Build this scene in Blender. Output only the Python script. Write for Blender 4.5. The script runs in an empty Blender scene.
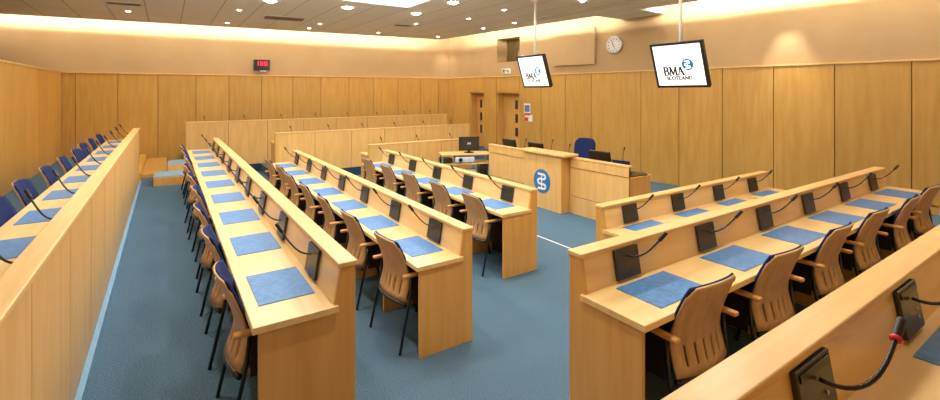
import bpy, math, random
from mathutils import Vector, Matrix
random.seed(7)
S = bpy.context.scene
C = S.collection
PI = math.pi

# ------------------------------------------------------------------ materials
def srgb(r, g, b):
    f = lambda c: (c/12.92 if c <= .04045 else ((c+.055)/1.055)**2.4)
    return (f(r/255), f(g/255), f(b/255), 1)

def base_mat(name, rough=.5, metal=0, spec=.5):
    m = bpy.data.materials.new(name); m.use_nodes = True
    nt = m.node_tree; b = nt.nodes['Principled BSDF']
    b.inputs['Roughness'].default_value = rough
    b.inputs['Metallic'].default_value = metal
    b.inputs['Specular IOR Level'].default_value = spec
    return m, nt, b

def noise_mat(name, c1, c2, scale=(1, 1, 1), nscale=8, detail=4, rough=.5, island=0, metal=0, bump=0, spec=.5, lo=.35, hi=.65):
    """two colours mixed by stretched noise, optionally a tone step per board"""
    m, nt, b = base_mat(name, rough, metal, spec)
    N = nt.nodes; L = nt.links
    tc = N.new('ShaderNodeTexCoord'); mp = N.new('ShaderNodeMapping')
    mp.inputs['Scale'].default_value = scale
    L.new(tc.outputs['Object'], mp.inputs['Vector'])
    vec = mp.outputs['Vector']
    nz = N.new('ShaderNodeTexNoise'); nz.inputs['Scale'].default_value = nscale; nz.inputs['Detail'].default_value = detail
    geo = None
    if island:
        geo = N.new('ShaderNodeNewGeometry')
        ad = N.new('ShaderNodeVectorMath'); ad.operation = 'ADD'
        ml = N.new('ShaderNodeMath'); ml.operation = 'MULTIPLY'; ml.inputs[1].default_value = 37.
        L.new(geo.outputs['Random Per Island'], ml.inputs[0]); L.new(ml.outputs[0], ad.inputs[1]); L.new(vec, ad.inputs[0])
        vec = ad.outputs[0]
    L.new(vec, nz.inputs['Vector'])
    rp = N.new('ShaderNodeValToRGB')
    rp.color_ramp.elements[0].position = lo; rp.color_ramp.elements[0].color = c1
    rp.color_ramp.elements[1].position = hi; rp.color_ramp.elements[1].color = c2
    L.new(nz.outputs['Fac'], rp.inputs['Fac'])
    out = rp.outputs['Color']
    if island:
        hs = N.new('ShaderNodeHueSaturation')
        mr = N.new('ShaderNodeMapRange'); mr.inputs['To Min'].default_value = 1-island; mr.inputs['To Max'].default_value = 1+island
        L.new(geo.outputs['Random Per Island'], mr.inputs['Value']); L.new(mr.outputs[0], hs.inputs['Value'])
        L.new(out, hs.inputs['Color']); out = hs.outputs['Color']
    L.new(out, b.inputs['Base Color'])
    if bump:
        bp = N.new('ShaderNodeBump'); bp.inputs['Strength'].default_value = bump; bp.inputs['Distance'].default_value = .01
        L.new(nz.outputs['Fac'], bp.inputs['Height']); L.new(bp.outputs['Normal'], b.inputs['Normal'])
    return m

def emit_mat(name, col, strength):
    m, nt, b = base_mat(name, .4)
    b.inputs['Base Color'].default_value = col
    b.inputs['Emission Color'].default_value = col
    b.inputs['Emission Strength'].default_value = strength
    return m

M = {}
WA, WB = srgb(194, 147, 70), srgb(204, 160, 84)
M['panel'] = noise_mat('maple_wall_panel', WA, WB, (9, 9, .9), 1.6, 5, .42, island=.09)
M['front'] = noise_mat('maple_front_panel', srgb(218, 170, 98), srgb(228, 184, 116), (9, 9, .9), 1.6, 5, .38, island=.04)
M['top'] = noise_mat('maple_worktop', srgb(231, 192, 128), srgb(239, 206, 146), (.8, 8, 8), 1.8, 5, .3)
M['cap'] = noise_mat('maple_lipping', srgb(224, 178, 110), srgb(234, 194, 130), (.8, 9, 9), 2.2, 5, .32)
M['end'] = noise_mat('maple_end_panel', srgb(214, 160, 82), srgb(224, 174, 98), (9, 9, .8), 1.6, 5, .38)
M['ply'] = noise_mat('beech_plywood', srgb(186, 146, 98), srgb(198, 160, 112), (9, 9, 1.), 2., 4, .34)
M['arm'] = noise_mat('beech_armrest', srgb(214, 158, 86), srgb(226, 174, 102), (8, 1, 8), 3., 4, .35)
M['carpet'] = noise_mat('blue_carpet', srgb(60, 86, 108), srgb(104, 132, 154), (1, 1, 1), 120, 8, .95, spec=.1, lo=.34, hi=.66, bump=.4)
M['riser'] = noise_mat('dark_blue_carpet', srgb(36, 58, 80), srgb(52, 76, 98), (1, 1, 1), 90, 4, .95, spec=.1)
M['skirt'] = noise_mat('blue_skirting', srgb(116, 158, 190), srgb(126, 168, 198), (1, 1, 1), 30, 3, .6)
M['mat'] = noise_mat('blue_linoleum_mat', srgb(58, 114, 176), srgb(84, 142, 200), (1, 1, 1), 26, 5, .44, lo=.3, hi=.7)
M['navy'] = noise_mat('navy_fabric', srgb(24, 36, 80), srgb(34, 48, 98), (1, 1, 1), 120, 3, .85, spec=.2)
M['black'] = noise_mat('black_plastic', srgb(22, 21, 20), srgb(34, 32, 30), (1, 1, 1), 40, 3, .35)
M['plate'] = noise_mat('dark_bronze_plate', srgb(44, 40, 34), srgb(60, 54, 46), (1, 1, 1), 14, 3, .3, spec=.6)
M['blackmetal'] = noise_mat('black_steel_tube', srgb(18, 18, 19), srgb(28, 28, 30), (1, 1, 1), 40, 2, .3)
M['plaster'] = noise_mat('peach_plaster', srgb(186, 156, 115), srgb(192, 163, 123), (1, 1, 1), 1.2, 4, .8, spec=.2)
M['white'] = noise_mat('white_paint', srgb(238, 236, 228), srgb(244, 242, 236), (1, 1, 1), 2, 2, .7)
M['steel'] = noise_mat('brushed_steel', srgb(190, 188, 184), srgb(206, 204, 200), (1, 1, 12), 8, 3, .3, metal=.9)
M['silver'] = noise_mat('silver_plastic', srgb(196, 204, 216), srgb(210, 216, 226), (1, 1, 1), 8, 3, .35)
M['grille'] = noise_mat('grey_grille', srgb(112, 98, 78), srgb(126, 112, 90), (1, 1, 1), 8, 2, .5)
M['dark'] = noise_mat('dark_gap', srgb(40, 30, 20), srgb(52, 40, 28), (1, 1, 1), 8, 2, .8)
M['blue'] = noise_mat('emblem_blue', srgb(42, 112, 172), srgb(48, 118, 178), (1, 1, 1), 8, 2, .45)
M['red'] = noise_mat('red_plastic', srgb(190, 30, 34), srgb(206, 40, 44), (1, 1, 1), 8, 2, .4)
M['green'] = noise_mat('sign_green', srgb(60, 130, 84), srgb(70, 140, 92), (1, 1, 1), 8, 2, .5)
M['paper'] = noise_mat('paper', srgb(232, 232, 230), srgb(242, 242, 240), (1, 1, 1), 8, 2, .7)
M['noticeblue'] = noise_mat('notice_blue', srgb(84, 110, 168), srgb(110, 136, 186), (1, 1, 1), 30, 2, .5)
M['olive'] = noise_mat('olive_wall', srgb(126, 100, 48), srgb(140, 112, 58), (1, 1, 1), 2, 2, .8)
M['screen'] = emit_mat('lit_white_screen', (1, 1, 1, 1), .95)
M['scrblue'] = emit_mat('lit_blue_emblem', srgb(20, 112, 160), .28)
M['scrtext'] = noise_mat('screen_black_text', srgb(12, 12, 14), srgb(20, 20, 22), (1, 1, 1), 8, 2, .5)
M['led'] = emit_mat('red_led', (1, .015, .04, 1), 2.2)
M['lamp'] = emit_mat('lamp_lens', (1, .93, .8, 1), 60)
M['smalllamp'] = emit_mat('small_lamp_lens', (1, .9, .74, 1), 34)
M['sky'] = emit_mat('luminous_ceiling', (.74, .88, 1, 1), 3.0)
M['tube'] = emit_mat('cove_tube', (1, .93, .78, 1), 10)

def glass_mat():
    m, nt, b = base_mat('window_glass', .03)
    b.inputs['Base Color'].default_value = (.9, .95, .92, 1)
    b.inputs['Transmission Weight'].default_value = 1
    b.inputs['IOR'].default_value = 1.45
    return m
M['glass'] = glass_mat()

def ceiling_mat():
    m, nt, b = base_mat('ceiling_tiles', .85, 0, .2)
    N = nt.nodes; L = nt.links
    tc = N.new('ShaderNodeTexCoord')
    br = N.new('ShaderNodeTexBrick'); br.offset = 0
    br.inputs['Scale'].default_value = 1
    br.inputs['Brick Width'].default_value = .67; br.inputs['Row Height'].default_value = 9
    br.inputs['Mortar Size'].default_value = .012; br.inputs['Mortar Smooth'].default_value = .3
    br.inputs['Color1'].default_value = srgb(226, 228, 226); br.inputs['Color2'].default_value = srgb(230, 232, 230)
    br.inputs['Mortar'].default_value = srgb(178, 176, 168)
    mp = N.new('ShaderNodeMapping'); mp.inputs['Location'].default_value = (.36, 5, 0); L.new(tc.outputs['Object'], mp.inputs['Vector']); L.new(mp.outputs['Vector'], br.inputs['Vector'])
    L.new(br.outputs['Color'], b.inputs['Base Color'])
    return m
M['ceil'] = ceiling_mat()

# ------------------------------------------------------------------ mesh builder
class MB:
    def __init__(s): s.v = []; s.f = []
    def add(s, vs, fs):
        o = len(s.v); s.v += [tuple(x) for x in vs]; s.f += [tuple(i+o for i in f) for f in fs]; return s
    def box(s, x0, x1, y0, y1, z0, z1):
        vs = [(x, y, z) for z in (z0, z1) for y in (y0, y1) for x in (x0, x1)]
        return s.add(vs, [(0, 2, 3, 1), (4, 5, 7, 6), (0, 1, 5, 4), (2, 6, 7, 3), (0, 4, 6, 2), (1, 3, 7, 5)])
    def hexa(s, bottom, top):
        return s.add(list(bottom)+list(top), [(3, 2, 1, 0), (4, 5, 6, 7), (0, 1, 5, 4), (1, 2, 6, 5), (2, 3, 7, 6), (3, 0, 4, 7)])
    def prism(s, prof, a0, a1, axis='x'):
        """profile polygon of two coordinates pushed along an axis"""
        n = len(prof)
        def P(p, a):
            return {'x': (a, p[0], p[1]), 'y': (p[0], a, p[1]), 'z': (p[0], p[1], a)}[axis]
        vs = [P(p, a0) for p in prof]+[P(p, a1) for p in prof]
        fs = [tuple(range(n-1, -1, -1)), tuple(range(n, 2*n))]
        fs += [(i, (i+1) % n, n+(i+1) % n, n+i) for i in range(n)]
        return s.add(vs, fs)
    def tube(s, pts, r, n=8, r2=None):
        pts = [Vector(p) for p in pts]; k = len(pts)
        up = Vector((0, 0, 1)); rings = []
        for i, p in enumerate(pts):
            t = (pts[min(i+1, k-1)]-pts[max(i-1, 0)]).normalized()
            a = up if abs(t.z) < .95 else Vector((1, 0, 0))
            u = t.cross(a).normalized(); w = t.cross(u).normalized()
            rr = r if r2 is None else r+(r2-r)*i/(k-1)
            rings.append([p+u*math.cos(2*PI*j/n)*rr+w*math.sin(2*PI*j/n)*rr for j in range(n)])
        vs = [v for rg in rings for v in rg]; fs = []
        for i in range(k-1):
            for j in range(n):
                fs.append((i*n+j, i*n+(j+1) % n, (i+1)*n+(j+1) % n, (i+1)*n+j))
        fs += [tuple(range(n-1, -1, -1)), tuple((k-1)*n+j for j in range(n))]
        return s.add(vs, fs)
    def cyl(s, c, r, h, axis='z', n=24, r2=None):
        r2 = r if r2 is None else r2
        d = {'x': (1, 0, 0), 'y': (0, 1, 0), 'z': (0, 0, 1)}[axis]
        c = Vector(c); d = Vector(d)
        u = Vector((0, 1, 0)) if axis == 'x' else Vector((1, 0, 0)); w = d.cross(u)
        vs = [c+u*math.cos(2*PI*j/n)*r+w*math.sin(2*PI*j/n)*r for j in range(n)]
        vs += [c+d*h+u*math.cos(2*PI*j/n)*r2+w*math.sin(2*PI*j/n)*r2 for j in range(n)]
        fs = [tuple(range(n-1, -1, -1)), tuple(range(n, 2*n))]+[(j, (j+1) % n, n+(j+1) % n, n+j) for j in range(n)]
        return s.add(vs, fs)
    def ring(s, c, ro, ri, h, n=24):
        c = Vector(c); vs = []
        for r, z in ((ro, 0), (ri, 0), (ri, h), (ro, h)):
            vs += [c+Vector((math.cos(2*PI*j/n)*r, math.sin(2*PI*j/n)*r, z)) for j in range(n)]
        fs = []
        for a in range(4):
            b = (a+1) % 4
            fs += [(a*n+j, b*n+j, b*n+(j+1) % n, a*n+(j+1) % n) for j in range(n)]
        return s.add(vs, fs)
    def xf(s, m):
        s.v = [tuple(m @ Vector(p)) for p in s.v]; return s
    def build(s, name, mat, parent=None, bevel=0, smooth=False, seg=2):
        me = bpy.data.meshes.new(name); me.from_pydata(s.v, [], s.f); me.materials.append(M[mat])
        me.validate(); me.update()
        import bmesh
        bm = bmesh.new(); bm.from_mesh(me); bmesh.ops.recalc_face_normals(bm, faces=bm.faces); bm.to_mesh(me); bm.free()
        if smooth:
            for p in me.polygons: p.use_smooth = True
        o = bpy.data.objects.new(name, me); C.objects.link(o)
        if parent: o.parent = parent
        if bevel:
            b = o.modifiers.new('bevel', 'BEVEL'); b.width = bevel; b.segments = seg; b.limit_method = 'ANGLE'
        return o

def tag(o, label, cat, group=None):
    o['label'] = label; o['category'] = cat
    if group: o['group'] = group
    return o
def thing(name, label, cat, loc=(0, 0, 0), rz=0, group=None):
    o = bpy.data.objects.new(name, None); C.objects.link(o); o.empty_display_size = .1
    o.location = loc; o.rotation_euler = (0, 0, rz)
    return tag(o, label, cat, group)
def struct(o):
    o['kind'] = 'structure'; return o
def dup(root, loc, rz, label, group=None):
    r = root.copy(); C.objects.link(r); r.location = loc; r.rotation_euler = (0, 0, rz); r['label'] = label
    if group: r['group'] = group
    for ch in list(root.children):
        c = ch.copy(); C.objects.link(c); c.parent = r
        for g in list(ch.children):
            d = g.copy(); C.objects.link(d); d.parent = c
    return r
ORD = ['first', 'second', 'third', 'fourth', 'fifth', 'sixth', 'seventh', 'eighth', 'ninth', 'tenth', 'eleventh']

# ------------------------------------------------------------------ camera
H = 2.1; FPX = 454.665; TH = math.radians(33.7677)
cam_d = bpy.data.cameras.new('camera'); cam = bpy.data.objects.new('camera', cam_d); C.objects.link(cam)
cam.location = (0, 0, H); cam.rotation_euler = (PI/2, 0, -TH)
cam_d.sensor_width = 36; cam_d.lens = 36*FPX/940; cam_d.shift_y = -(200-92)/940
cam_d.clip_start = .02
S.camera = cam
def proj(x, y, z):
    c, s = math.cos(TH), math.sin(TH)
    zf = x*s+y*c
    if zf <= .05: return None
    return 470+FPX*(x*c-y*s)/zf, 92+FPX*(H-z)/zf
def in_view(pts):
    q = [proj(*p) for p in pts]
    q = [a for a in q if a]
    return any(0 <= u <= 940 and 0 <= v <= 400 for u, v in q)

# ------------------------------------------------------------------ setting
T1, T2 = .2, .4                       # floor tiers
ZC = 3.9; ZP = 2.62                   # ceiling, top of the panelling
XL, YN = -2.25, -1.3; XO = -4.2      # low panelled wall, near wall, outer left wall
RA, RB = Vector((8.75, 14.5)), Vector((9.95, 1.8))
FA, FB = Vector((-2.25, 15.5)), Vector((8.75, 14.5))
RDIR = (RB-RA).normalized(); FDIR = (FB-FA).normalized()
RN = RA+RDIR*((YN-RA.y)/RDIR.y)       # right wall's near end
RLEN = (RN-RA).length; FLEN = (FB-FA).length

f = MB()
f.box(XO, 10.4, YN, 15.8, -.1, 0)
f.box(XL, .868, YN, 15.6, 0, T1)                 # left aisle
f.box(.868, 10.4, YN, 1.914, 0, T1)              # right bank
f.box(2.1, 9.6, 11.21, 15.6, 0, T1)              # far tiers
f.box(.868, 2.1, 13.21, 15.6, 0, T1)
f.box(XL, -.475, YN, 15.6, T1, T2)
f.box(-.475, 10.4, YN, .633, T1, T2)
f.box(.39, 9.6, 13.21, 15.6, T1, T2)
floor = struct(f.build('floor', 'carpet'))
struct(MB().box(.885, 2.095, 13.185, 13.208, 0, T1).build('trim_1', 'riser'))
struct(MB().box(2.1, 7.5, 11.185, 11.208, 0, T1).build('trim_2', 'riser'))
struct(MB().box(4.50, 4.52, 3.2, 9.3, 0, .004).build('trim_3', 'paper'))
o = struct(MB().box(-.44, .02, 12.3, 15.2, T1, .29).box(-1.6, -.4401, 11.63, 15.2, T1+.001, T2+.012).build('trim_4', 'panel', None, .004))

# steps up to the highest tier, beside the left aisle
st = thing('carpeted_steps', 'low wooden steps with blue carpet treads past the left aisle', 'steps', (-.21, 11.1, T1))
b1 = MB().box(0, .56, 0, .8, 0, .17).build('lower_step', 'end', st, .003)
MB().box(.02, .54, .03, .78, .17, .182).build('carpet_tread', 'skirt', b1)
b2 = MB().box(.24, .60, .8, 1.6, 0, .30).build('upper_step', 'end', st, .003)
MB().box(.26, .58, .83, 1.58, .30, .312).build('carpet_tread', 'skirt', b2)

# walls: origin at one end, x runs along the wall, y < 0 is inside the room
def wall(name, A, d, length, openings, top=4.35, thick=.2, s_start=0):
    """wall body made of slabs around rectangular openings (s0, s1, z0, z1)"""
    cuts = sorted({s_start, length, *[o[0] for o in openings], *[o[1] for o in openings]})
    b = MB()
    for s0, s1 in zip(cuts, cuts[1:]):
        zs = [-.1]
        for o in sorted(openings, key=lambda q: q[2]):
            if o[0] <= s0+1e-6 and o[1] >= s1-1e-6: zs += [o[2], o[3]]
        zs.append(top)
        for z0, z1 in zip(zs[::2], zs[1::2]):
            if z1-z0 > 1e-4: b.box(s0, s1, 0, thick, z0, z1)
    o = b.build(name, 'plaster'); o.location = (A.x, A.y, 0); o.rotation_euler = (0, 0, math.atan2(d.y, d.x))
    return struct(o)
def panelling(w, seams, z0, z1, skip=(), t=.03, mat='panel'):
    b = MB(); g = .006
    for s0, s1 in zip(seams, seams[1:]):
        zz = z0
        for k in skip:
            if s0 >= k[0]-1e-6 and s1 <= k[1]+1e-6: zz = k[2]
        if zz is not None: b.box(s0+g, s1-g, -t, -.004, zz, z1)
    p = b.build('wood_panelling', mat, w, .003)
    MB().box(0, seams[-1], -.004, 0, z0, z1).build('dark_backing', 'dark', w) if not skip else None
    return p

# far wall
wf = wall('wall_back', FA, FDIR, FLEN, [], s_start=-2.0)
panelling(wf, [0, .304, 1.184, 2.074, 2.979, 3.816, 4.695, 5.587, 6.438, 7.342, 8.186, 9.053, 9.891, 10.6, FLEN], 0, ZP-.03)
MB().box(0, FLEN, -.05, 0, ZP-.03, ZP).build('top_rail', 'cap', wf, .003)
# left: a panelled wall up to the rail, the plastered outer wall stands further back
LA = Vector((XL, YN)); LD = Vector((0, 1))
wl = wall('wall_left', LA, LD, 15.45-YN, [], ZP-.03, .15)
panelling(wl, [0]+[.7+.9*i for i in range(18)]+[15.45-YN], 0, ZP-.03)
MB().box(0, 15.45-YN, -.05, .16, ZP-.03, ZP).build('top_rail', 'cap', wl, .003)
wall('wall_outer', Vector((XO, YN)), LD, 15.7-YN, [])
# right wall with two doors and a high window; it runs from the far corner toward the camera
D1, D2, WN = (1.26, 2.03), (2.64, 3.69), (2.62, 3.70, 3.04, 3.84)
wr = wall('wall_right', RA, RDIR, RLEN, [(D1[0], D1[1], -.1, 2.09), (D2[0], D2[1], -.1, 2.09), WN])
rs = [0, .375, D1[0], D1[1], D2[0], D2[1], 4.581, 5.479, 6.342, 7.756, 8.678, 9.595, 10.519, 11.457, 12.439, 13.4, 14.4, RLEN]
panelling(wr, rs, 0, ZP-.03, [(D1[0], D1[1], 2.09), (D2[0], D2[1], 2.09)])
bk = MB()
for s0, s1, z in ((0, D1[0], 0), (D1[0], D1[1], 2.09), (D1[1], D2[0], 0), (D2[0], D2[1], 2.09), (D2[1], RLEN, 0)):
    bk.box(s0, s1, -.004, 0, z, ZP-.03)
bk.build('dark_backing', 'dark', wr)
MB().box(0, RLEN, -.05, 0, ZP-.03, ZP).build('top_rail', 'cap', wr, .003)
def on_right(o, s, n=0, z=0):
    """place a thing on the right wall: s metres from the far corner, n metres into the room"""
    p = RA+RDIR*s; nn = Vector((RDIR.y, -RDIR.x))
    o.location = (p.x+nn.x*n, p.y+nn.y*n, z); o.rotation_euler = (0, 0, math.atan2(RDIR.y, RDIR.x)); return o
for i, (d, x0, xw) in enumerate(((D1, .19, .10), (D2, .55, .12))):
    w = d[1]-d[0]
    dr = MB().box(.03, w-.03, .30, .345, 0, 2.05).build('door_%d' % (i+1), 'end', None, .003); struct(dr)
    on_right(dr, d[0])
    fr = MB(); fr.box(-.0, .03, .0, .36, 0, 2.09).box(w-.03, w, .0, .36, 0, 2.09).box(.03, w-.03, .0, .36, 2.055, 2.09)
    fr.build('door_frame', 'end', dr)
    for k in range(3):
        z0 = 1.55-k*.44
        MB().box(x0, x0+xw, .292, .30, z0, z0+.28).build('glazed_slot', 'plate', dr)
    MB().tube([(w*.12, .29, 1.0), (w*.12, .25, 1.0), (w*.12, .25, 1.25), (w*.12, .29, 1.25)], .012).build('door_handle', 'steel', dr, 0, True)
# high window with a lit store room behind it
ww = WN[1]-WN[0]
wn = MB().box(0, ww, 0, .5, 0, .02).box(0, ww, 0, .5, .78, .80).box(0, .02, 0, .5, .02, .78).box(ww-.02, ww, 0, .5, .02, .78).build('window_1', 'plaster'); struct(wn)
on_right(wn, WN[0], 0, WN[2])
wfm = MB()
for x in (.02, .42, ww-.06): wfm.box(x, x+.04, .44, .5, .02, .78)
wfm.box(.06, ww-.06, .44, .5, .02, .06).box(.06, ww-.06, .44, .5, .74, .78)
wfm.build('window_frame', 'olive', wn)
MB().box(.06, ww-.06, .465, .475, .06, .74).build('pane', 'glass', wn)
room = MB(); room.box(-.2, ww+.2, 2.0, 2.05, -1, 1.5).box(-.25, -.2, .5, 2.05, -1, 1.5).box(ww+.2, ww+.25, .5, 2.05, -1, 1.5).box(-.25, ww+.25, .5, 2.05, -1.05, -1).box(-.25, ww+.25, .5, 2.05, 1.5, 1.55)
room.build('store_room', 'olive', wn)
MB().box(.55, 1.0, 1.90, 1.99, .38, .62).build('wall_lamp', 'smalllamp', wn)
# near wall
wk = wall('wall_front', Vector((RN.x, YN)), Vector((-1, 0)), RN.x-XO, [])
panelling(wk, [.9*i for i in range(int((RN.x-XL)/.9)+1)]+[RN.x-XL], 0, ZP-.03)

# skirting along the left raised row
struct(MB().box(-.457, -.420, 1.66, 11.6, T1, T1+.06).build('baseboard_left', 'skirt'))

# ceiling: slab with a raised luminous coffer, dark grooves, coves along the far and right walls
CX0, CX1, CY0, CY1 = .6, 4.32, 4.9, 8.83
cl = MB()
def slab(poly, z0=ZC, z1=ZC+.12): cl.prism(poly, z0, z1, 'z')
yf = lambda x: 14.72-(x+3.19)*(1.2/11.05)       # far edge of the slab
xr = lambda y: 7.84+(13.52-y)*(.78/7.5)         # right edge of the slab
slab([(XO, YN), (CX0, YN), (CX0, yf(CX0)), (XO, yf(XO))])
slab([(CX0, CY1), (CX1, CY1), (CX1, yf(CX1)), (CX0, yf(CX0))])
slab([(CX0, YN), (CX1, YN), (CX1, CY0), (CX0, CY0)])
slab([(CX1, YN), (xr(YN), YN), (xr(13.52), 13.52), (CX1, yf(CX1))])
slab([(xr(7.3), 7.3), (xr(6.2), 6.2), (9.6, 6.2), (9.45, 7.3)])
ceiling = struct(cl.build('ceiling', 'ceil'))
light_stop = MB()  # unseen strip on the slab edge, added to cut cove light off the wall
for (ax, ay), (bx, by) in (((XO, yf(XO)), (xr(13.52), 13.52)), ((xr(13.52), 13.52), (xr(7.3), 7.3)), ((xr(6.2), 6.2), (xr(YN), YN))):
    dd = Vector((bx-ax, by-ay)).normalized()*.0; nn = Vector((-(by-ay), bx-ax)).normalized()*.02
    if nn.dot(Vector((4-ax, 7-ay))) < 0: nn = -nn
    light_stop.hexa([(ax, ay, ZC+.12), (bx, by, ZC+.12), (bx+nn.x, by+nn.y, ZC+.12), (ax+nn.x, ay+nn.y, ZC+.12)], [(ax, ay, ZC+.151), (bx, by, ZC+.151), (bx+nn.x, by+nn.y, ZC+.151), (ax+nn.x, ay+nn.y, ZC+.151)])
light_stop.build('cove_light_stop', 'white', ceiling)
up = MB().box(XO-.2, 10.6, YN-.2, CY0, 4.35, 4.4).box(XO-.2, 10.6, CY1, 15.8, 4.35, 4.4).box(XO-.2, CX0, CY0, CY1, 4.35, 4.4).box(CX1, 10.6, CY0, CY1, 4.35, 4.4)
up.build('cove_soffit', 'white', ceiling)
co = MB()
co.box(CX0-.03, CX0+.012, CY0-.03, CY1+.03, ZC-.001, ZC+.14).box(CX1-.012, CX1+.03, CY0-.03, CY1+.03, ZC-.001, ZC+.14)
co.box(CX0+.012, CX1-.012, CY0-.03, CY0+.012, ZC-.001, ZC+.14).box(CX0+.012, CX1-.012, CY1-.012, CY1+.03, ZC-.001, ZC+.14)
co.build('coffer_sides', 'white', ceiling)
MB().box(CX0-.03, CX1+.03, CY0-.03, CY1+.03, ZC+.14, ZC+.17).build('luminous_panel', 'sky', ceiling)

# ------------------------------------------------------------------ lights
LC = (1, .925, .80)
def area(name, loc, size, power, rot=(0, 0, 0), col=LC, shape='DISK', size_y=None, spread=PI):
    l = bpy.data.lights.new(name, 'AREA'); l.shape = shape; l.size = size; l.energy = power; l.color = col; l.spread = spread
    if size_y: l.size_y = size_y
    o = bpy.data.objects.new(name, l); C.objects.link(o); o.location = loc; o.rotation_euler = rot
    return o
def spot(name, loc, aim, power, angle, blend=.6, col=LC, r=.05):
    l = bpy.data.lights.new(name, 'SPOT'); l.energy = power; l.spot_size = angle; l.spot_blend = blend; l.color = col; l.shadow_soft_size = r
    o = bpy.data.objects.new(name, l); C.objects.link(o); o.location = loc
    o.rotation_euler = (Vector(aim)-Vector(loc)).to_track_quat('-Z', 'Y').to_euler()
    return o
PB, PS = 25, 9
def downlight_meshes(r):
    ring = MB().ring((0, 0, -.012), r*1.25, r, .03).build('trim_ring', 'white')
    lens = MB().cyl((0, 0, -.035 if r > .08 else -.02), r*.55, .04 if r > .08 else .025, r2=r).build('lens', 'lamp' if r > .08 else 'smalllamp')
    return ring, lens
proto = {}
def downlight(x, y, r, label, group):
    if r not in proto:
        t = thing('downlight', label, 'ceiling light', (x, y, ZC), 0, group)
        for m in downlight_meshes(r): m.parent = t
        proto[r] = t
    else: t = dup(proto[r], (x, y, ZC), 0, label, group)
    area('lamp', (x, y, ZC-.045), r*1.2, PB if r > .08 else PS)
    return t
BIG = [(1.71, 9.62, 'far left of the four, nearest the scoreboard'), (3.2, 9.45, 'second from left beyond the white coffer'), (4.74, 9.3, 'third from left, at the coffer corner'), (4.77, 7.75, 'rightmost of the four, above the pole screen')]
for x, y, w in BIG: downlight(x, y, .11, 'large bright round downlight, '+w, 'large downlights around the white coffer')
SM = [(-.70, 12.62), (1.32, 13.3), (1.33, 11.06), (3.34, 13.1), (3.37, 12.14), (5.33, 12.95), (5.45, 10.7), (7.31, 12.8), (6.15, 9.26), (7.42, 10.42), (6.14, 7.84), (7.5, 9.15)]
SM.sort(key=lambda p: proj(p[0], p[1], ZC)[0])
for i, (x, y) in enumerate(SM):
    end = ORD[i]+' from the left' if i < 6 else (ORD[len(SM)-1-i]+' from the right' if len(SM)-1-i else 'rightmost of all, nearest the high window')
    if i == 0: end = 'leftmost of all, nearest the left wall'
    downlight(x, y, .05, 'small recessed ceiling spotlight, '+end, 'small recessed spotlights')
# the same lamps over the part of the room the photograph does not show
for x, y, r in [(.1, 9.65, .11), (.0, 7.9, .11), (.0, 6.2, .11), (.0, 4.3, .11), (4.77, 6.1, .11), (4.77, 4.4, .11), (3.2, 4.3, .11), (1.7, 4.3, .11), (6.6, 4.4, .05), (6.8, 2.6, .05), (4.8, 2.5, .11), (3.0, 2.2, .11), (1.2, 2.0, .11), (-1.2, 2.0, .05), (-1.3, 5.0, .05), (-1.3, 8.0, .05), (-1.3, 11, .05), (6.8, 6.2, .05), (8.4, 3.2, .05), (2.6, .3, .05), (5, .4, .05), (7.5, .6, .05)]:
    MB().cyl((x, y, ZC-.036), r*.55, .04, r2=r).build('unseen_downlight', 'lamp' if r > .08 else 'smalllamp', ceiling)
    area('lamp', (x, y, ZC-.045), r*1.2, PB if r > .08 else PS)
# cove strips: visible tubes lying on the slab edge plus their light
def cove(name, A, B, label, power, inset=.16):
    A = Vector(A); B = Vector(B); d = (B-A); n = d.normalized()
    t = MB().tube([(A.x, A.y, ZC+.14), (B.x, B.y, ZC+.14)], .016).build(name, 'tube'); tag(t, label, 'light strip', 'hidden cove light strips')
    mid = (A+B)/2; side = Vector((n.y, -n.x))
    if side.dot(Vector((mid.x-4, mid.y-7))) < 0: side = -side
    la = area('cove_lamp', (mid.x, mid.y, ZC+.19), d.length, power, (0, 0, 0), (1, .945, .84), 'RECTANGLE', .02)
    la.rotation_euler = Vector((side.x, side.y, .12)).to_track_quat('-Z', 'Y').to_euler()
    return t
cove('cove_light_strip', (-4.1, yf(-4.1)-.1), (7.7, yf(7.7)-.1), 'warm light strip hidden in cove above far wall', 390)
cove('cove_light_strip', (xr(13.2)-.1, 13.2), (xr(7.4)-.1, 7.4), 'warm light strip in right cove above the doors', 170)
cove('cove_light_strip', (xr(6.1)-.1, 6.1), (xr(-1)-.1, -1), 'warm light strip in right cove above clock wall\'s near part', 280)
# accent spots grazing the far corner and the right wall
spot('accent_spot', (8.35, 14.12, 3.92), (8.6, 14.4, 2.6), 45, math.radians(75), 1)
p = RA+RDIR*10.75
spot('accent_spot', (p.x-.55, p.y-.05, 3.85), (p.x, p.y, 2.5), 110, math.radians(44), .8)

# ------------------------------------------------------------------ ceiling fittings
def vent(x, y, w, d, rz, label):
    t = thing('ceiling_vent', label, 'vent', (x, y, ZC), rz, 'ceiling vents')
    fr = MB().box(-w/2, w/2, -d/2, -d/2+.03, -.015, 0).box(-w/2, w/2, d/2-.03, d/2, -.015, 0).box(-w/2, -w/2+.03, -d/2+.03, d/2-.03, -.015, 0).box(w/2-.03, w/2, -d/2+.03, d/2-.03, -.015, 0)
    fr.build('frame', 'ceil', t)
    sl = MB(); n = 5
    for i in range(n):
        y0 = -d/2+.04+(d-.08)*i/n
        sl.box(-w/2+.03, w/2-.03, y0, y0+(d-.08)/n*.55, -.012, -.003)
    sl.build('louvre', 'grille', t)
    MB().box(-w/2+.03, w/2-.03, -d/2+.03, d/2-.03, -.002, 0).build('backing', 'dark', t)
vent(2.4, 11.75, .95, .62, -.1, 'brown ceiling air vent above the red scoreboard')
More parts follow.
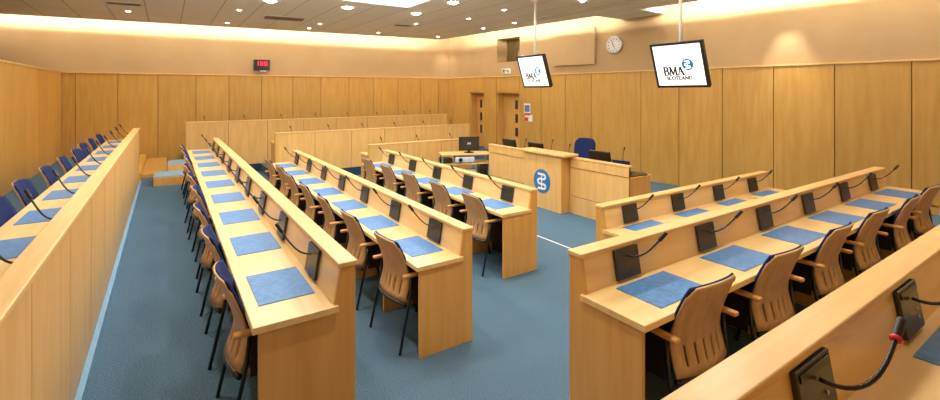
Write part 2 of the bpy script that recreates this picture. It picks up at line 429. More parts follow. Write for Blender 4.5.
vent(-.72, 11.6, .62, .36, -.1, 'ceiling air vent at upper left of the room')
vent(5.3, 11.2, .5, .3, -.1, 'small dark ceiling vent near the far right corner')
for x, y0, y1, w in ((7.55, 5.4, 8.75, 'left of the pair above the nearer pole screen'), (7.79, 5.85, 8.6, 'right of the pair, nearest the clock')):
    t = thing('slot_diffuser', 'long narrow ceiling slot diffuser, '+w, 'vent', (x, (y0+y1)/2, ZC), 0, 'slot diffusers')
    hl = (y1-y0)/2
    MB().box(-.05, -.02, -hl, hl, -.012, 0).box(.02, .05, -hl, hl, -.012, 0).build('flange', 'ceil', t)
    MB().box(-.02, .02, -hl, hl, -.004, 0).build('slot', 'dark', t)

# ------------------------------------------------------------------ desk rows
W = .53
FACE0, FACE1 = (-.120, .73), (-.086, .928)     # sloping face of the upstand
def desk(name, label, X, Y, z, rz, length, n, drop=0, supports=True):
    """local x along the row (the sitter's right), local y = 0 the outer face, sitters at y < 0"""
    t = thing(name, label, 'desk', (X, Y, z), rz, 'tiered rows of desks')
    MB().prism([(-W, .695), (-W, .727), (-W+.004, .731), (-.10, .731), (-.10, .695)], -.018, length+.018).build('worktop', 'top', t, .006, seg=3)
    MB().prism([FACE0, FACE1, (-.026, .928), (-.026, .73)], .026, length-.026).build('upstand', 'top', t)
    MB().box(-.006, length+.006, -.098, .012, .929, .957).build('cap_rail', 'cap', t, .006, seg=3)
    fp = MB(); m = length/n
    for i in range(n): fp.box(.026 if i == 0 else i*m+.005, length-.026 if i == n-1 else (i+1)*m-.005, -.022, 0, -drop+.002, .928)
    fp.build('front_panel', 'front', t)
    MB().box(.027, length-.027, -.025, -.0225, -drop+.002, .927).build('dark_backing', 'dark', t)
    prof = [(-W+.03, 0), (-W+.03, .694), (-.10, .694), (-.10, .732), (FACE0[0], .732), FACE1, (0, .928), (0, 0)]
    for x in (0, length-.025): MB().prism(prof, x, x+.025).build('end_panel', 'end', t, .002)
    if supports:
        for i in range(1, n): MB().box(i*m-.0125, i*m+.0125, -.43, -.024, 0, .694).build('support_panel', 'end', t)
    return t, m

def mat_at(o, label, group, proto=[]):
    if not proto:
        m = MB().box(-.2375, .2375, -.15, .15, 0, .004).build('desk_mat', 'mat', None, .0015)
        tag(m, label, 'desk mat', group); proto.append(m)
    else:
        m = proto[0].copy(); C.objects.link(m); m['label'] = label; m['group'] = group
    m.location, rz = o; m.rotation_euler = (0, 0, rz)
    return m

def rot2(x, y, rz): return x*math.cos(rz)-y*math.sin(rz), x*math.sin(rz)+y*math.cos(rz)

tilt = math.atan2(FACE1[0]-FACE0[0], FACE1[1]-FACE0[1])
PLM = Matrix.Rotation(-tilt, 4, 'X')
def bez(P, n=14):
    out = []
    for i in range(n+1):
        t = i/n
        a = [Vector(p) for p in P]
        while len(a) > 1: a = [a[j].lerp(a[j+1], t) for j in range(len(a)-1)]
        out.append(a[0])
    return out
def make_mic(sx, label, group, head=(.12, -.20, .19), detail=False, with_plate=True):
    t = thing('conference_microphone', label, 'microphone', (0, 0, 0), 0, group)
    MB().box(-.114, .114, -.018, 0, -.09, .09).xf(PLM).build('console_plate', 'plate', t, .004)
    if detail:
        MB().box(-.100, .100, -.022, -.018, .058, .080).xf(PLM).build('rail_strip', 'black', t)
        for (x, z) in ((.045, -.01), (.05, -.04)):
            MB().cyl((x, -.0235, z), .006, .006, 'y', 12).xf(PLM).build('button', 'steel', t)
    if detail: P = bez([(0, -.016, .045), (.01*sx, -.09, .03), (head[0]*.5*sx, head[1]*.95, .02), (head[0]*.7*sx, head[1], head[2]*.72), (head[0]*sx, head[1], head[2])])
    else: P = bez([(0, -.016, .045), (.005*sx, -.07, .045), (head[0]*.5*sx, head[1]*.62, head[2]*.35), (head[0]*sx, head[1], head[2])])
    MB().tube(P, .0065 if detail else .0058, 8).build('gooseneck', 'blackmetal', t, 0, True)
    d = (P[-1]-P[-2]).normalized()
    e = P[-1]
    hd = MB().tube([e-d*.005, e+d*.004, e+d*.03, e+d*.055, e+d*.062], .0125, 10)
    h = hd.build('microphone_head', 'black', t, .003, True)
    if detail:
        rg = MB().tube([e-d*.016, e-d*.004], .0145, 12).build('indicator_ring', 'red', t, 0, True)
    return t

# ------------------------------------------------------------------ chairs
def shell_pts(z, x, w, dy=0):
    """y of the reclined, concave back at height z"""
    y = -.198-.112*max(0, (z-.55)/.32)**1.4-.045*max(0, (.57-z)/.185)**1.5
    q = x/w
    return y-.042*(1-q*q)+dy
def back_w(z):
    t = (z-.38)/.49
    return .233-.014*t+.006*math.sin(t*PI)-.016*max(0, t-.88)/.12
def make_chair(label, group):
    t = thing('armchair', label, 'chair', (0, 0, 0), 0, group)
    # plywood back with five cut slots low down
    slots = [-.64, -.32, 0, .32, .64]; hw = .03
    qs = [-1, -.86]
    for s in slots: qs += [s-hw, s+hw]
    for a in (-.48, -.16, .16, .48): qs.append(a)
    qs += [.86, 1]; qs.sort()
    zs = [.385, .43, .46, .50, .535, .59, .64, .69, .76, .82, .855, .872]
    vs = []; fs = []
    for z in zs:
        w = back_w(z)
        for q in qs:
            arch = .016*(1-q*q) if z > .85 else 0
            cut = -.018*max(0, abs(q)-.86)/.14 if z > .85 else 0
            vs.append((q*w, shell_pts(z, q*w, w), z+arch+cut))
    n = len(qs)
    for i in range(len(zs)-1):
        for j in range(n-1):
            mid = (qs[j]+qs[j+1])/2
            if 1 <= i <= 3 and any(abs(mid-s) < .01 for s in slots): continue
            fs.append((i*n+j, i*n+j+1, (i+1)*n+j+1, (i+1)*n+j))
    b = MB(); b.add(vs, fs); back = b.build('back_shell', 'ply', t, 0, True)
    so = back.modifiers.new('thickness', 'SOLIDIFY'); so.thickness = .012; so.offset = 0
    # upholstered face
    vs = []; fs = []; qs2 = [-1+2*i/12 for i in range(13)]; zs2 = [.53, .56, .60, .68, .76, .83, .858, .874]
    for z in zs2:
        w = back_w(z)
        for q in qs2:
            vs.append((q*w, shell_pts(z, q*w, w)+.013, z+(.016*(1-q*q) if z > .85 else 0)))
    n = len(qs2)
    for i in range(len(zs2)-1):
        for j in range(n-1): fs.append((i*n+j, i*n+j+1, (i+1)*n+j+1, (i+1)*n+j))
    b = MB(); b.add(vs, fs); pad = b.build('back_pad', 'navy', t, 0, True)
    so = pad.modifiers.new('thickness', 'SOLIDIFY'); so.thickness = .014; so.offset = 0
    MB().box(-.225, .225, -.19, .25, .425, .485).build('seat', 'navy', t, .02, True, 3)
    MB().box(-.215, .215, -.20, .23, .385, .424).build('seat_pan', 'black', t, .006)
    MB().tube([(q*.24, shell_pts(.385, q*.233, .233)-.004, .368) for q in (-1, -.75, -.5, -.25, 0, .25, .5, .75, 1)], .016).build('rear_rail', 'blackmetal', t, 0, True)
    for s in (-1, 1):
        MB().prism([(s*.268-.006, -.20), (s*.268+.006, -.20), (s*.268+.006, .12), (s*.268-.006, .12)], .37, .598, 'z').build('side_panel', 'black', t)
        x = s*.276
        arm = MB().box(x-.023, x+.023, -.285, .06, .600, .627).build('armrest', 'arm', t, .011, True, 3)
        MB().tube([(s*.268, -.20, .60), (s*.268, -.225, .40), (s*.272, -.315, .0)], .0115).build('leg', 'blackmetal', t, 0, True)
        MB().tube([(s*.268, .05, .60), (s*.268, .08, .43), (s*.272, .16, .0)], .0115).build('leg', 'blackmetal', t, 0, True)
    return t
chair_proto = []
def chair(loc, rz, label, group):
    if not chair_proto:
        c = make_chair(label, group); c.location = loc; c.rotation_euler = (0, 0, rz); chair_proto.append(c); return c
    return dup(chair_proto[0], loc, rz, label, group)

mic_proto = {}
def mic(kind, loc, rz, label, group):
    if kind not in mic_proto:
        hd = {'L': (.12, -.17, .18), 'R': (.09, -.175, .17), 'D': (.23, -.13, .15), 'F': (.06, -.14, .20)}[kind]
        c = make_mic(-1 if kind == 'L' else 1, label, group, hd, kind == 'D'); c.location = loc; c.rotation_euler = (0, 0, rz)
        mic_proto[kind] = c; return c
    return dup(mic_proto[kind], loc, rz, label, group)

def row(name, phrase, label, kind, outer, a0, a1, z, n, drop, wants, near_first=True, far_count=False, endword='near end', supports=True):
    """kind L: outer face faces +X, a = Y range; R: faces +Y, a = X range; F: faces -Y, a = X range"""
    length = a1-a0
    if kind == 'L': X, Y, rz = outer, a1, -PI/2
    elif kind == 'R': X, Y, rz = a0, outer, 0
    else: X, Y, rz = a1, outer, PI
    t, m = desk(name, label, X, Y, z, rz, length, n, drop, supports)
    for i in range(n):
        # i counts from a0 (near end / left end)
        lx = {'L': length-(i+.5)*m, 'R': (i+.5)*m, 'F': length-(i+.5)*m}[kind]
        o = ORD[n-1-i] if far_count else ORD[i]
        where = phrase+', '+o+' from its '+endword
        def at(x, y, zz):
            dx, dy = rot2(x, y, rz); return (X+dx, Y+dy, z+zz)
        if 'mat' in wants and (in_view([at(lx+u, -.33+w, .735) for u in (-.23, 0, .23) for w in (-.14, 0, .14)])):
            mat_at((at(lx, -.315, .7312), rz), 'blue desk mat on '+where, 'blue desk mats on '+phrase)
        fy = (FACE0[0]+FACE1[0])/2; fz = (FACE0[1]+FACE1[1])/2
        mk = 'D' if name == 'corner_desk' else kind
        if 'mic' in wants and in_view([at(lx+u, fy-w, fz+w) for u in (-.1, 0, .1) for w in (0, .15)]):
            e = random.uniform(-.012, .012)
            mic(mk, at(lx+e-(.05 if kind == 'R' else 0), fy-.001, fz+.004), rz, 'gooseneck microphone on '+where, 'gooseneck microphones on '+phrase)
        if 'chair' in wants and in_view([at(lx+u, -.55, .86) for u in (-.2, 0, .2)]):
            jx, jy, jr = random.uniform(-.03, .03), random.uniform(-.025, .02), random.uniform(-.06, .06)
            chair(at(lx+jx, -.312+jy, 0), rz+jr, 'armchair at '+where, 'armchairs at '+phrase)
    return t

ALL = ('mat', 'mic', 'chair')
row('desk_row', 'raised desk row along left wall', 'raised maple desk row along the left wall behind a tall panelled front', 'L', -.46, 1.66, 11.6, T2, 11, .2, ALL, far_count=True, endword='far end')
row('desk_row', 'long desk row right of left aisle', 'longest maple desk row, beside the open carpet aisle on the left', 'L', .885, 2.48, 10.7, T1, 9, .2, ALL)
row('desk_row', 'middle desk row of left bank', 'middle maple desk row of the left bank, seven blue mats', 'L', 2.157, 3.19, 9.36, 0, 7, 0, ALL)
row('desk_row', 'shortest desk row of left bank', 'shortest maple desk row of the left bank, facing the emblem lectern', 'L', 3.65, 4.03, 8.4, 0, 5, 0, ALL)
row('desk_row', 'rear desk row of right bank', 'four-seat maple desk row of the right bank nearest the dais', 'R', 3.13, 3.63, 7.17, 0, 4, 0, ALL, endword='left end')
row('desk_row', 'six-seat desk row of right bank', 'six-seat maple desk row of the right bank with armchairs pushed in', 'R', 1.93, 2.005, 7.44, T1, 6, .2, ALL, endword='left end')
row('corner_desk', 'raised desk in bottom right corner', 'raised maple desk row cut off by the bottom right corner', 'R', .648, .25, 8.38, T2, 9, .2, ('mat', 'mic'), endword='left end')
row('desk_row', 'lowest tier under far wall', 'lowest of three stepped maple desk rows under the far wall', 'F', 9.4, 3.66, 6.36, 0, 3, 0, ('mic',), endword='left end')
row('desk_row', 'middle tier under far wall', 'middle of three stepped maple desk rows under the far wall', 'F', 11.2, 2.09, 7.49, T1, 6, 0, ('mic',), endword='left end')
row('desk_row', 'highest tier under far wall', 'highest and longest of three stepped maple desk rows under far wall', 'F', 13.2, .40, 7.9, T2, 8, .2, ('mic',), endword='left end')

# ------------------------------------------------------------------ lettering
def arc(cx, cy, rx, ry, a0, a1, n=12):
    return [(cx+rx*math.cos(math.radians(a0+(a1-a0)*i/n)), cy+ry*math.sin(math.radians(a0+(a1-a0)*i/n))) for i in range(n+1)]
def stroke(mb, pts, w, h, yo=0, ws=None):
    """flat stroke in the x-z plane, front at y = yo, thickness h toward +y"""
    n = len(pts)
    L = []; R = []
    for i, p in enumerate(pts):
        a = Vector(pts[max(i-1, 0)]); b = Vector(pts[min(i+1, n-1)]); d = (b-a).normalized(); nn = Vector((-d.y, d.x))
        ww = (ws[i] if ws else w)/2
        L.append((p[0]+nn.x*ww, p[1]+nn.y*ww)); R.append((p[0]-nn.x*ww, p[1]-nn.y*ww))
    for i in range(n-1):
        q = [L[i], L[i+1], R[i+1], R[i]]
        mb.hexa([(a, yo, b) for a, b in q], [(a, yo+h, b) for a, b in q])
def arcw(pts, thick, thin):
    n = len(pts); out = []
    for i in range(n):
        a = Vector(pts[max(i-1, 0)]); b = Vector(pts[min(i+1, n-1)]); d = (b-a).normalized()
        out.append(thin+(thick-thin)*abs(d.y))
    return out
def letter(mb, ch, x, z, s, T=.15, t=.05, h=.002, yo=0, xs=1):
    """serif capital, s = cap height; returns advance width"""
    X = lambda p: [(x+a*s*xs, z+b*s) for a, b in p]
    def st(p, w): stroke(mb, X(p), w*s, h, yo)
    def cv(p): stroke(mb, X(p), 0, h, yo, [q*s for q in arcw(p, T, t)])
    def serif(cx, b, w=.26): st([(cx-w/2, b), (cx+w/2, b)], t)
    if ch == 'B':
        st([(.14, 0), (.14, 1)], T); serif(.13, .025); serif(.13, .975)
        cv([(.14, .975)]+arc(.34, .75, .2, .225, 90, -90)+[(.14, .525)]); cv([(.14, .525)]+arc(.36, .275, .25, .25, 90, -90)+[(.14, .025)]); return .70
    if ch == 'M':
        st([(.12, 0), (.16, 1)], t*1.2); st([(.16, 1), (.48, .05)], T); st([(.48, .05), (.80, 1)], t*1.2); st([(.80, 1), (.84, 0)], T)
        serif(.12, .025); serif(.84, .025, .3); serif(.12, .975, .2); serif(.84, .975, .2); return 1.0
    if ch == 'A':
        st([(.08, 0), (.38, 1)], t*1.2); st([(.36, 1), (.68, 0)], T); st([(.2, .36), (.56, .36)], t); serif(.08, .025, .24); serif(.68, .025, .28); return .80
    if ch == 'S':
        cv(arc(.28, .74, .2, .235, 20, 270)+arc(.28, .27, .22, .245, 90, -160)); return .58
    if ch == 'C':
        cv(arc(.38, .5, .33, .48, 40, 320, 18)); st([(.64, .68), (.64, .95)], t); return .74
    if ch == 'O':
        cv(arc(.40, .5, .34, .48, 0, 360, 24)); return .84
    if ch == 'T':
        st([(.33, 0), (.33, 1)], T); st([(.02, .97), (.64, .97)], t*1.2); serif(.33, .025, .3); st([(.03, .8), (.03, .97)], t); st([(.63, .8), (.63, .97)], t); return .68
    if ch == 'L':
        st([(.14, 0), (.14, 1)], T); serif(.14, .975); st([(.02, .03), (.56, .03)], t*1.2); st([(.56, .0), (.56, .2)], t); return .62
    if ch == 'N':
        st([(.12, 0), (.12, 1)], t*1.2); st([(.12, .98), (.68, .02)], T); st([(.68, 0), (.68, 1)], t*1.2); serif(.12, .025); serif(.68, .975); serif(.06, .975, .2); return .82
    if ch == 'D':
        st([(.14, 0), (.14, 1)], T); cv([(.14, .975)]+arc(.32, .5, .38, .475, 90, -90, 16)+[(.14, .025)]); return .80
    return .4
def word(mb, txt, x, z, s, track=1, **k):
    for ch in txt: x += letter(mb, ch, x, z, s, **k)*s*track*k.get('xs', 1)
    return x
def emblem_glyph(mb, cx, cz, r, h=.003, yo=0, k=.17):
    """white rod with a ribbon winding across it"""
    w = r*k
    stroke(mb, [(cx, cz-.60*r), (cx, cz+.60*r)], w*.7, h, yo)
    P = [(-.46, .58), (.18, .58)]+arc(.18, .38, .26, .20, 90, -90, 8)+[(-.2, .18)]+arc(-.2, -.03, .26, .21, 90, 270, 8)+[(.22, -.24)]+arc(.22, -.43, .24, .19, 90, -90, 8)+[(-.46, -.62)]
    stroke(mb, [(cx+a*r, cz+b*r) for a, b in P], w*1.25, h, yo-.001)

# ------------------------------------------------------------------ hanging screens
def screen(X, Y, Z, label):
    """root at the ceiling; the set faces -X, tilted down"""
    t = thing('hanging_screen', label, 'screen', (X, Y, ZC), -PI/2, 'hanging flat screens')
    MB().tube([(0, 0, -.03), (0, 0, Z-ZC+.25)], .024, 14).build('pole', 'white', t, 0, True)
    MB().cyl((0, 0, -.03), .07, .03).build('ceiling_plate', 'white', t)
    tl = Matrix.Translation((0, -.06, Z-ZC)) @ Matrix.Rotation(math.radians(18), 4, 'X')
    w, h = .39, .33
    fr = MB(); bz = .035
    fr.box(-w, w, 0, .05, h-bz, h).box(-w, w, 0, .05, -h, -h+bz).box(-w, -w+bz, 0, .05, -h+bz, h-bz).box(w-bz, w, 0, .05, -h+bz, h-bz)
    fr.xf(tl).build('bezel', 'black', t, .004)
    bc = MB(); bc.box(-w+.01, w-.01, .05, .085, -h+.01, h-.01); bc.hexa([(-w+.04, .085, -h+.04), (w-.04, .085, -h+.04), (w-.04, .085, h-.04), (-w+.04, .085, h-.04)], [(-w+.12, .16, -h+.12), (w-.12, .16, -h+.12), (w-.12, .16, h-.12), (-w+.12, .16, h-.12)])
    bc.xf(tl).build('back_cover', 'black', t, .004)
    MB().box(-.08, .08, .10, .19, -.08, .30).xf(tl).build('bracket', 'blackmetal', t)
    pn = MB().box(-w+bz, w-bz, .008, .05, -h+bz, h-bz).xf(tl).build('display', 'screen', t)
    lg = MB(); s = .126
    word(lg, 'BMA', -.245, -.145, s, T=.22, t=.11, yo=.005); word(lg, 'SCOTLAND', -.215, -.213, .050, T=.29, t=.18, yo=.005, xs=1.32)
    lg.xf(tl).build('lettering', 'scrtext', pn)
    d = MB().cyl((0, .0035, 0), .083, .004, 'y', 32); d.xf(Matrix.Translation((.135, 0, .005))); d.xf(tl).build('emblem_disc', 'scrblue', pn)
    g = MB(); emblem_glyph(g, .135, .005, .083, .002, .0015, .13); g.xf(tl).build('emblem_figure', 'screen', pn)
    return t
screen(6.05, 3.69, 2.475, 'hanging flat screen with black lettering, the nearer one on right')
screen(6.05, 6.74, 2.50, 'hanging flat screen with black lettering, the farther one by the doors')

# ------------------------------------------------------------------ dais and lectern
dz = thing('dais_bench', 'long maple dais bench with seamed front behind the lectern', 'desk', (5.85, 4.4, 0))
fp = MB()
for y0, y1 in ((0, 1.2), (2.22, 3.6)):
    for z0, z1 in ((.0, .295), (.303, .79), (.798, .945)): fp.box(0 if z1 < .9 else -.012, .03, y0, y1, z0, z1)
fp.box(.004, .03, 1.2, 2.22, 0, .945)
fp.build('front_panel', 'front', dz, .002)
MB().box(.006, .028, 0, 3.6, 0, .945).build('dark_backing', 'dark', dz)
MB().box(-.02, .075, -.01, 1.2, .946, .975).build('cap_rail', 'cap', dz, .005)
MB().box(-.02, .075, 2.22, 3.61, .946, .975).build('cap_rail', 'cap', dz, .005)
MB().box(.03, .53, 0, .03, 0, .76).build('end_panel', 'end', dz, .003)
MB().box(.03, .53, 3.57, 3.6, 0, .76).build('end_panel', 'end', dz, .003)
MB().box(.03, .56, -.01, 3.61, .76, .79).build('worktop', 'end', dz, .004)
prof = [(.12, .02)]+[(.34+.2*math.cos(a), .13+.16*math.sin(a)) for a in [math.radians(-60+15*i) for i in range(15)]]+[(.12, .3)]
MB().prism(prof, .79, .803, 'z').build('leather_inset', 'black', dz)

lc = thing('lectern', 'tall maple lectern with round blue emblem on its front', 'lectern', (5.65, 5.63, 0))
MB().box(0, .02, 0, .98, 0, .985).build('front_panel', 'front', lc, .003)
MB().box(.02, .19, 0, .02, 0, .985).build('side_panel', 'end', lc, .002)
MB().box(.02, .19, .96, .98, 0, .985).build('side_panel', 'end', lc, .002)
MB().box(-.05, .30, -.12, 1.08, .985, 1.025).build('top', 'cap', lc, .006)
RM = Matrix.Translation((0, .48, .49)) @ Matrix.Rotation(-PI/2, 4, 'Z')
ed = MB().cyl((0, -.006, 0), .215, .006, 'y', 48).xf(RM).build('emblem_disc', 'blue', lc)
g = MB(); emblem_glyph(g, 0, 0, .215, .003, -.009, .14); g.xf(RM).build('emblem_figure', 'white', ed)

def desk_monitor(x, y, rz, label, w=.42, h=.26, z=.79):
    t = thing('desk_monitor', label, 'monitor', (x, y, z), rz, 'black monitors on the dais')
    tl = Matrix.Translation((0, 0, .05)) @ Matrix.Rotation(math.radians(-14), 4, 'X')
    MB().box(-w/2, w/2, -.02, .02, 0, h).xf(tl).build('monitor_case', 'black', t, .006)
    MB().box(-w/2+.02, w/2-.02, -.024, -.02, .02, h-.02).xf(tl).build('display', 'plate', t)
    MB().box(-.10, .10, -.08, .10, 0, .012).build('stand_base', 'blackmetal', t)
    MB().box(-.03, .03, .015, .03, .012, .12).build('stand_neck', 'blackmetal', t)
desk_monitor(6.15, 7.62, PI/2, 'black monitor on the dais left of the lectern')
desk_monitor(6.15, 6.78, PI/2, 'black monitor on the dais behind the lectern')
desk_monitor(6.15, 5.18, PI/2, 'black monitor on the dais in front of the blue high-backed chair', .44, .27)

def table_mic(x, y, rz, label, z=.79, hh=.34):
    t = thing('table_microphone', label, 'microphone', (x, y, z), rz, 'microphones on the dais')
    MB().cyl((0, 0, 0), .05, .02).build('base', 'black', t, .004)
    P = bez([(0, 0, .018), (0, 0, hh*.5), (.02, 0, hh*.8), (.06, 0, hh)])
    MB().tube(P, .006).build('gooseneck', 'blackmetal', t, 0, True)
    d = (P[-1]-P[-2]).normalized(); e = P[-1]
    MB().tube([e, e+d*.03, e+d*.055], .013, 10).build('microphone_head', 'black', t, .003, True)
table_mic(6.25, 7.30, .3, 'gooseneck microphone on dais, leftmost of the four', hh=.28)
table_mic(6.20, 6.45, .3, 'gooseneck microphone on dais behind lectern\'s middle')
table_mic(6.15, 5.95, .3, 'gooseneck microphone on dais beside the blue high-backed chair', hh=.30)
table_mic(6.28, 4.85, .3, 'gooseneck microphone on dais, rightmost of the four', hh=.34)

def executive_chair(x, y, rz, ht, label):
    t = thing('executive_chair', label, 'chair', (x, y, 0), rz)
    vs = []; fs = []; zs = [.5+(ht-.5)*i/9 for i in range(10)]; qs = [-1+.2*i for i in range(11)]
    for i, z in enumerate(zs):
        tt = i/9; w = .235+.03*tt-.05*max(0, tt-.86)/.14
        for q in qs: vs.append((q*w, -.21-.10*tt-.05*(1-q*q), z+.02*(1-q*q)*tt-(.03*max(0, abs(q)-.8)/.2 if i == 9 else 0)))
    n = len(qs)
    for i in range(9):
        for j in range(n-1): fs.append((i*n+j, i*n+j+1, (i+1)*n+j+1, (i+1)*n+j))
    b = MB(); b.add(vs, fs); k = b.build('backrest', 'navy', t, 0, True)
    so = k.modifiers.new('thickness', 'SOLIDIFY'); so.thickness = .07; so.offset = 0
    bv = k.modifiers.new('bevel', 'BEVEL'); bv.width = .02; bv.segments = 2
    MB().box(-.25, .25, -.22, .27, .43, .52).build('seat', 'navy', t, .03, True, 3)
    MB().tube([(0, 0, .10), (0, 0, .43)], .03, 12).build('gas_column', 'blackmetal', t, 0, True)
    for j in range(5):
        a = 2*PI*j/5
        leg = MB().tube([(0, 0, .10), (.28*math.cos(a), .28*math.sin(a), .065)], .02, 8, .014).build('base_arm', 'black', t, 0, True)
        MB().cyl((.28*math.cos(a)-.012, .28*math.sin(a), .03), .03, .024, 'x', 16).build('castor', 'black', leg)
    for s in (-1, 1):
        MB().tube([(s*.26, -.12, .46), (s*.29, -.12, .66), (s*.29, .14, .66)], .016).build('armrest', 'black', t, 0, True)
executive_chair(6.66, 6.28, PI/2, 1.16, 'navy high-backed chair behind the dais beside the lectern')
pp = MB().box(-.10, .10, -.08, .08, 0, .07).build('paper_pile', 'paper'); tag(pp, 'white pile of papers at the right end of the dais', 'papers'); pp.location = (6.05, 4.66, .79); pp.rotation_euler = (0, 0, .2)
lb = thing('laptop', 'small dark laptop near the right end of the dais', 'laptop', (6.2, 4.74, .79), PI/2+.2)
MB().box(-.15, .15, -.11, .11, 0, .018).build('keyboard_base', 'black', lb, .003)
MB().box(-.15, .15, 0, .010, 0, .20).xf(Matrix.Translation((0, .105, .018)) @ Matrix.Rotation(math.radians(-12), 4, 'X')).build('lid', 'navy', lb, .003)

# ------------------------------------------------------------------ equipment trolley
ct = thing('equipment_trolley', 'wooden-topped equipment trolley between the far desks and the dais', 'trolley', (5.62, 8.62, 0), math.radians(-24))
MB().box(-.56, .56, -.25, .25, .70, .725).build('top_shelf', 'cap', ct, .004)
MB().box(-.56, .56, -.25, .25, .50, .52).build('middle_shelf', 'cap', ct, .003)
MB().box(-.56, .56, -.25, .25, .14, .16).build('bottom_shelf', 'cap', ct, .003)
for x in (-.53, .53):
    for y in (-.22, .22):
        l = MB().box(x-.015, x+.015, y-.015, y+.015, .06, .70).build('upright', 'steel', ct)
        MB().cyl((x-.01, y, .03), .03, .02, 'x', 16).build('castor', 'black', l)
mo = thing('computer_monitor', 'black computer monitor on top of the equipment trolley', 'monitor', (5.72, 8.60, .725), math.radians(-24))
MB().box(-.23, .23, -.025, .02, .05, .36).build('monitor_case', 'black', mo, .008)
dsp = MB().box(-.21, .21, -.029, -.025, .07, .34).build('display', 'plate', mo)
MB().box(-.04, .04, -.0295, -.029, .19, .23).build('screen_mark', 'silver', dsp)
MB().cyl((0, 0, 0), .11, .015, n=28).build('stand_base', 'blackmetal', mo)
MB().box(-.03, .03, .0, .02, .015, .10).build('stand_neck', 'blackmetal', mo)
pj = thing('projector', 'silver projector on the middle shelf of the equipment trolley', 'projector', (5.56, 8.56, .52), math.radians(-24))
MB().box(-.22, .22, -.16, .14, .015, .145).build('case', 'silver', pj, .025, True, 4)
MB().cyl((-.10, -.188, .08), .045, .03, 'y', 20).build('lens', 'black', pj, 0, False)
MB().box(-.16, -.12, -.12, -.08, 0, .016).box(.12, .16, -.12, -.08, 0, .016).box(-.02, .02, .08, .12, 0, .016).build('feet', 'black', pj)
am = thing('media_player', 'black media player at left of the trolley middle shelf', 'media player', (5.21, 8.78, .52), math.radians(-24))
MB().box(-.14, .14, -.16, .16, .01, .10).build('case', 'black', am, .004)
MB().box(-.13, .13, -.164, -.16, .03, .06).build('front_strip', 'plate', am)
MB().box(-.12, .12, -.14, .14, 0, .01).build('feet', 'blackmetal', am)
tw = thing('computer_tower', 'black computer tower on the bottom shelf of the trolley', 'computer', (5.98, 8.44, .16), math.radians(-24))
MB().box(-.09, .09, -.19, .19, 0, .335).build('case', 'black', tw, .005)
MB().box(-.07, .07, -.194, -.19, .22, .30).build('drive_bay', 'plate', tw)
sv = MB().box(-.11, .11, -.15, .15, 0, .20).build('storage_box', 'silver', None, .006); tag(sv, 'pale grey box on bottom shelf of the trolley', 'box'); sv.location = (5.74, 8.56, .16); sv.rotation_euler = (0, 0, math.radians(-24))

# ------------------------------------------------------------------ things on the walls
sb = thing('scoreboard', 'black digital display with red figures high on the far wall', 'display', (0, 0, 0))
pf = FA+FDIR*4.70; sb.location = (pf.x-FDIR.y*-.0+FDIR.y*.004, pf.y-FDIR.x*.004, 2.92); sb.rotation_euler = (0, 0, math.atan2(FDIR.y, FDIR.x))
MB().box(-.225, .225, -.09, 0, -.16, .16).build('case', 'black', sb, .006)
MB().box(-.06, .12, -.10, 0, -.21, -.162).build('bracket', 'silver', sb, .006)
sg = MB()
def seg(x0, x1, z0, z1): sg.box(x0, x1, -.094, -.09, z0, z1)
def digit(x, d, w=.07, h=.125, z=-.02, t=.016):
    zz = z
    on = {'1': 'bc', '0': 'abcdef'}[d]
    if 'a' in on: seg(x, x+w, zz+h-t, zz+h)
    if 'd' in on: seg(x, x+w, zz, zz+t)
    if 'b' in on: seg(x+w-t, x+w, zz+h/2, zz+h)
    if 'c' in on: seg(x+w-t, x+w, zz, zz+h/2)
    if 'f' in on: seg(x, x+t, zz+h/2, zz+h)
    if 'e' in on: seg(x, x+t, zz, zz+h/2)
digit(-.165, '1'); digit(-.045, '0'); digit(.07, '0')
sg.build('figures', 'led', sb)

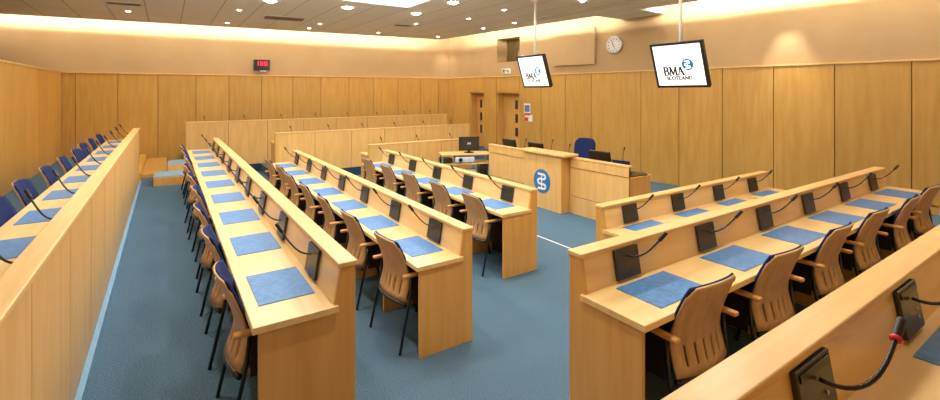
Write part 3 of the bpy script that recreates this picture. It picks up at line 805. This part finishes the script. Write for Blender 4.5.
ap = MB().box(0, 1.42, -.09, -.002, 0, .98).build('acoustic_panel', 'plaster', None, .006)
tag(ap, 'large plain beige square panel on the right wall beside clock', 'wall panel'); on_right(ap, 5.06, 0, 2.83)
ck = thing('wall_clock', 'round silver wall clock above the panelling on right wall', 'clock'); on_right(ck, 7.03, 0, 3.28)
MB().cyl((0, -.05, 0), .225, .05, 'y', 40).build('rim', 'steel', ck, .012, True)
MB().cyl((0, -.054, 0), .195, .004, 'y', 40).build('dial', 'steel', ck)
hm = MB()
for k in range(12):
    a = k*PI/6
    stroke(hm, [(.14*math.sin(a), .14*math.cos(a)), (.175*math.sin(a), .175*math.cos(a))], .016, .003, -.058)
hm.build('hour_marks', 'black', ck)
hd = MB(); stroke(hd, [(.0, -.03), (-.055, .115)], .016, .003, -.062); hd.build('hour_hand', 'black', ck)
hd = MB(); stroke(hd, [(-.02, .03), (.05, -.12)], .011, .003, -.066); hd.build('minute_hand', 'black', ck)

ex = thing('exit_sign', 'small white and green exit sign above the right-hand door', 'sign'); on_right(ex, 3.10, 0, 2.77)
MB().box(-.19, .19, -.03, 0, -.085, .085).build('plate', 'paper', ex, .004)
mk = MB(); mk.box(-.15, -.06, -.033, -.03, -.055, .055).box(.05, .15, -.033, -.03, -.05, -.01); stroke(mk, [(-.03, .0), (.12, .03)], .03, .003, -.033); mk.build('symbol', 'green', ex)
n1 = thing('wall_notice', 'blue and white notice beside the doors, upper of two', 'notice', group='notices beside the doors'); on_right(n1, 4.03, .031, 1.60)
MB().box(-.13, .13, -.006, 0, -.15, .15).build('sheet', 'paper', n1); MB().box(-.10, .10, -.009, -.006, -.10, .11).build('printed_area', 'noticeblue', n1)
n2 = thing('wall_notice', 'white and red notice beside the doors, lower of two', 'notice', group='notices beside the doors'); on_right(n2, 4.09, .031, 1.31)
MB().box(-.15, .15, -.006, 0, -.10, .10).build('sheet', 'paper', n2); MB().box(-.15, -.02, -.010, -.006, -.09, .02).build('red_patch', 'red', n2)
n3 = MB().box(-.10, .10, -.03, 0, -.03, .03).build('call_point', 'red', None, .004); tag(n3, 'small red strip on the wall between the two notices', 'call point'); on_right(n3, 4.05, .031, 1.43)

# ------------------------------------------------------------------ world and colour
w = bpy.data.worlds.new('world'); S.world = w; w.use_nodes = True
w.node_tree.nodes['Background'].inputs['Color'].default_value = (.02, .018, .015, 1)
S.view_settings.view_transform = 'Standard'; S.view_settings.look = 'None'
S.view_settings.gamma = 1; S.view_settings.use_curve_mapping = False
S.view_settings.exposure = 0.0
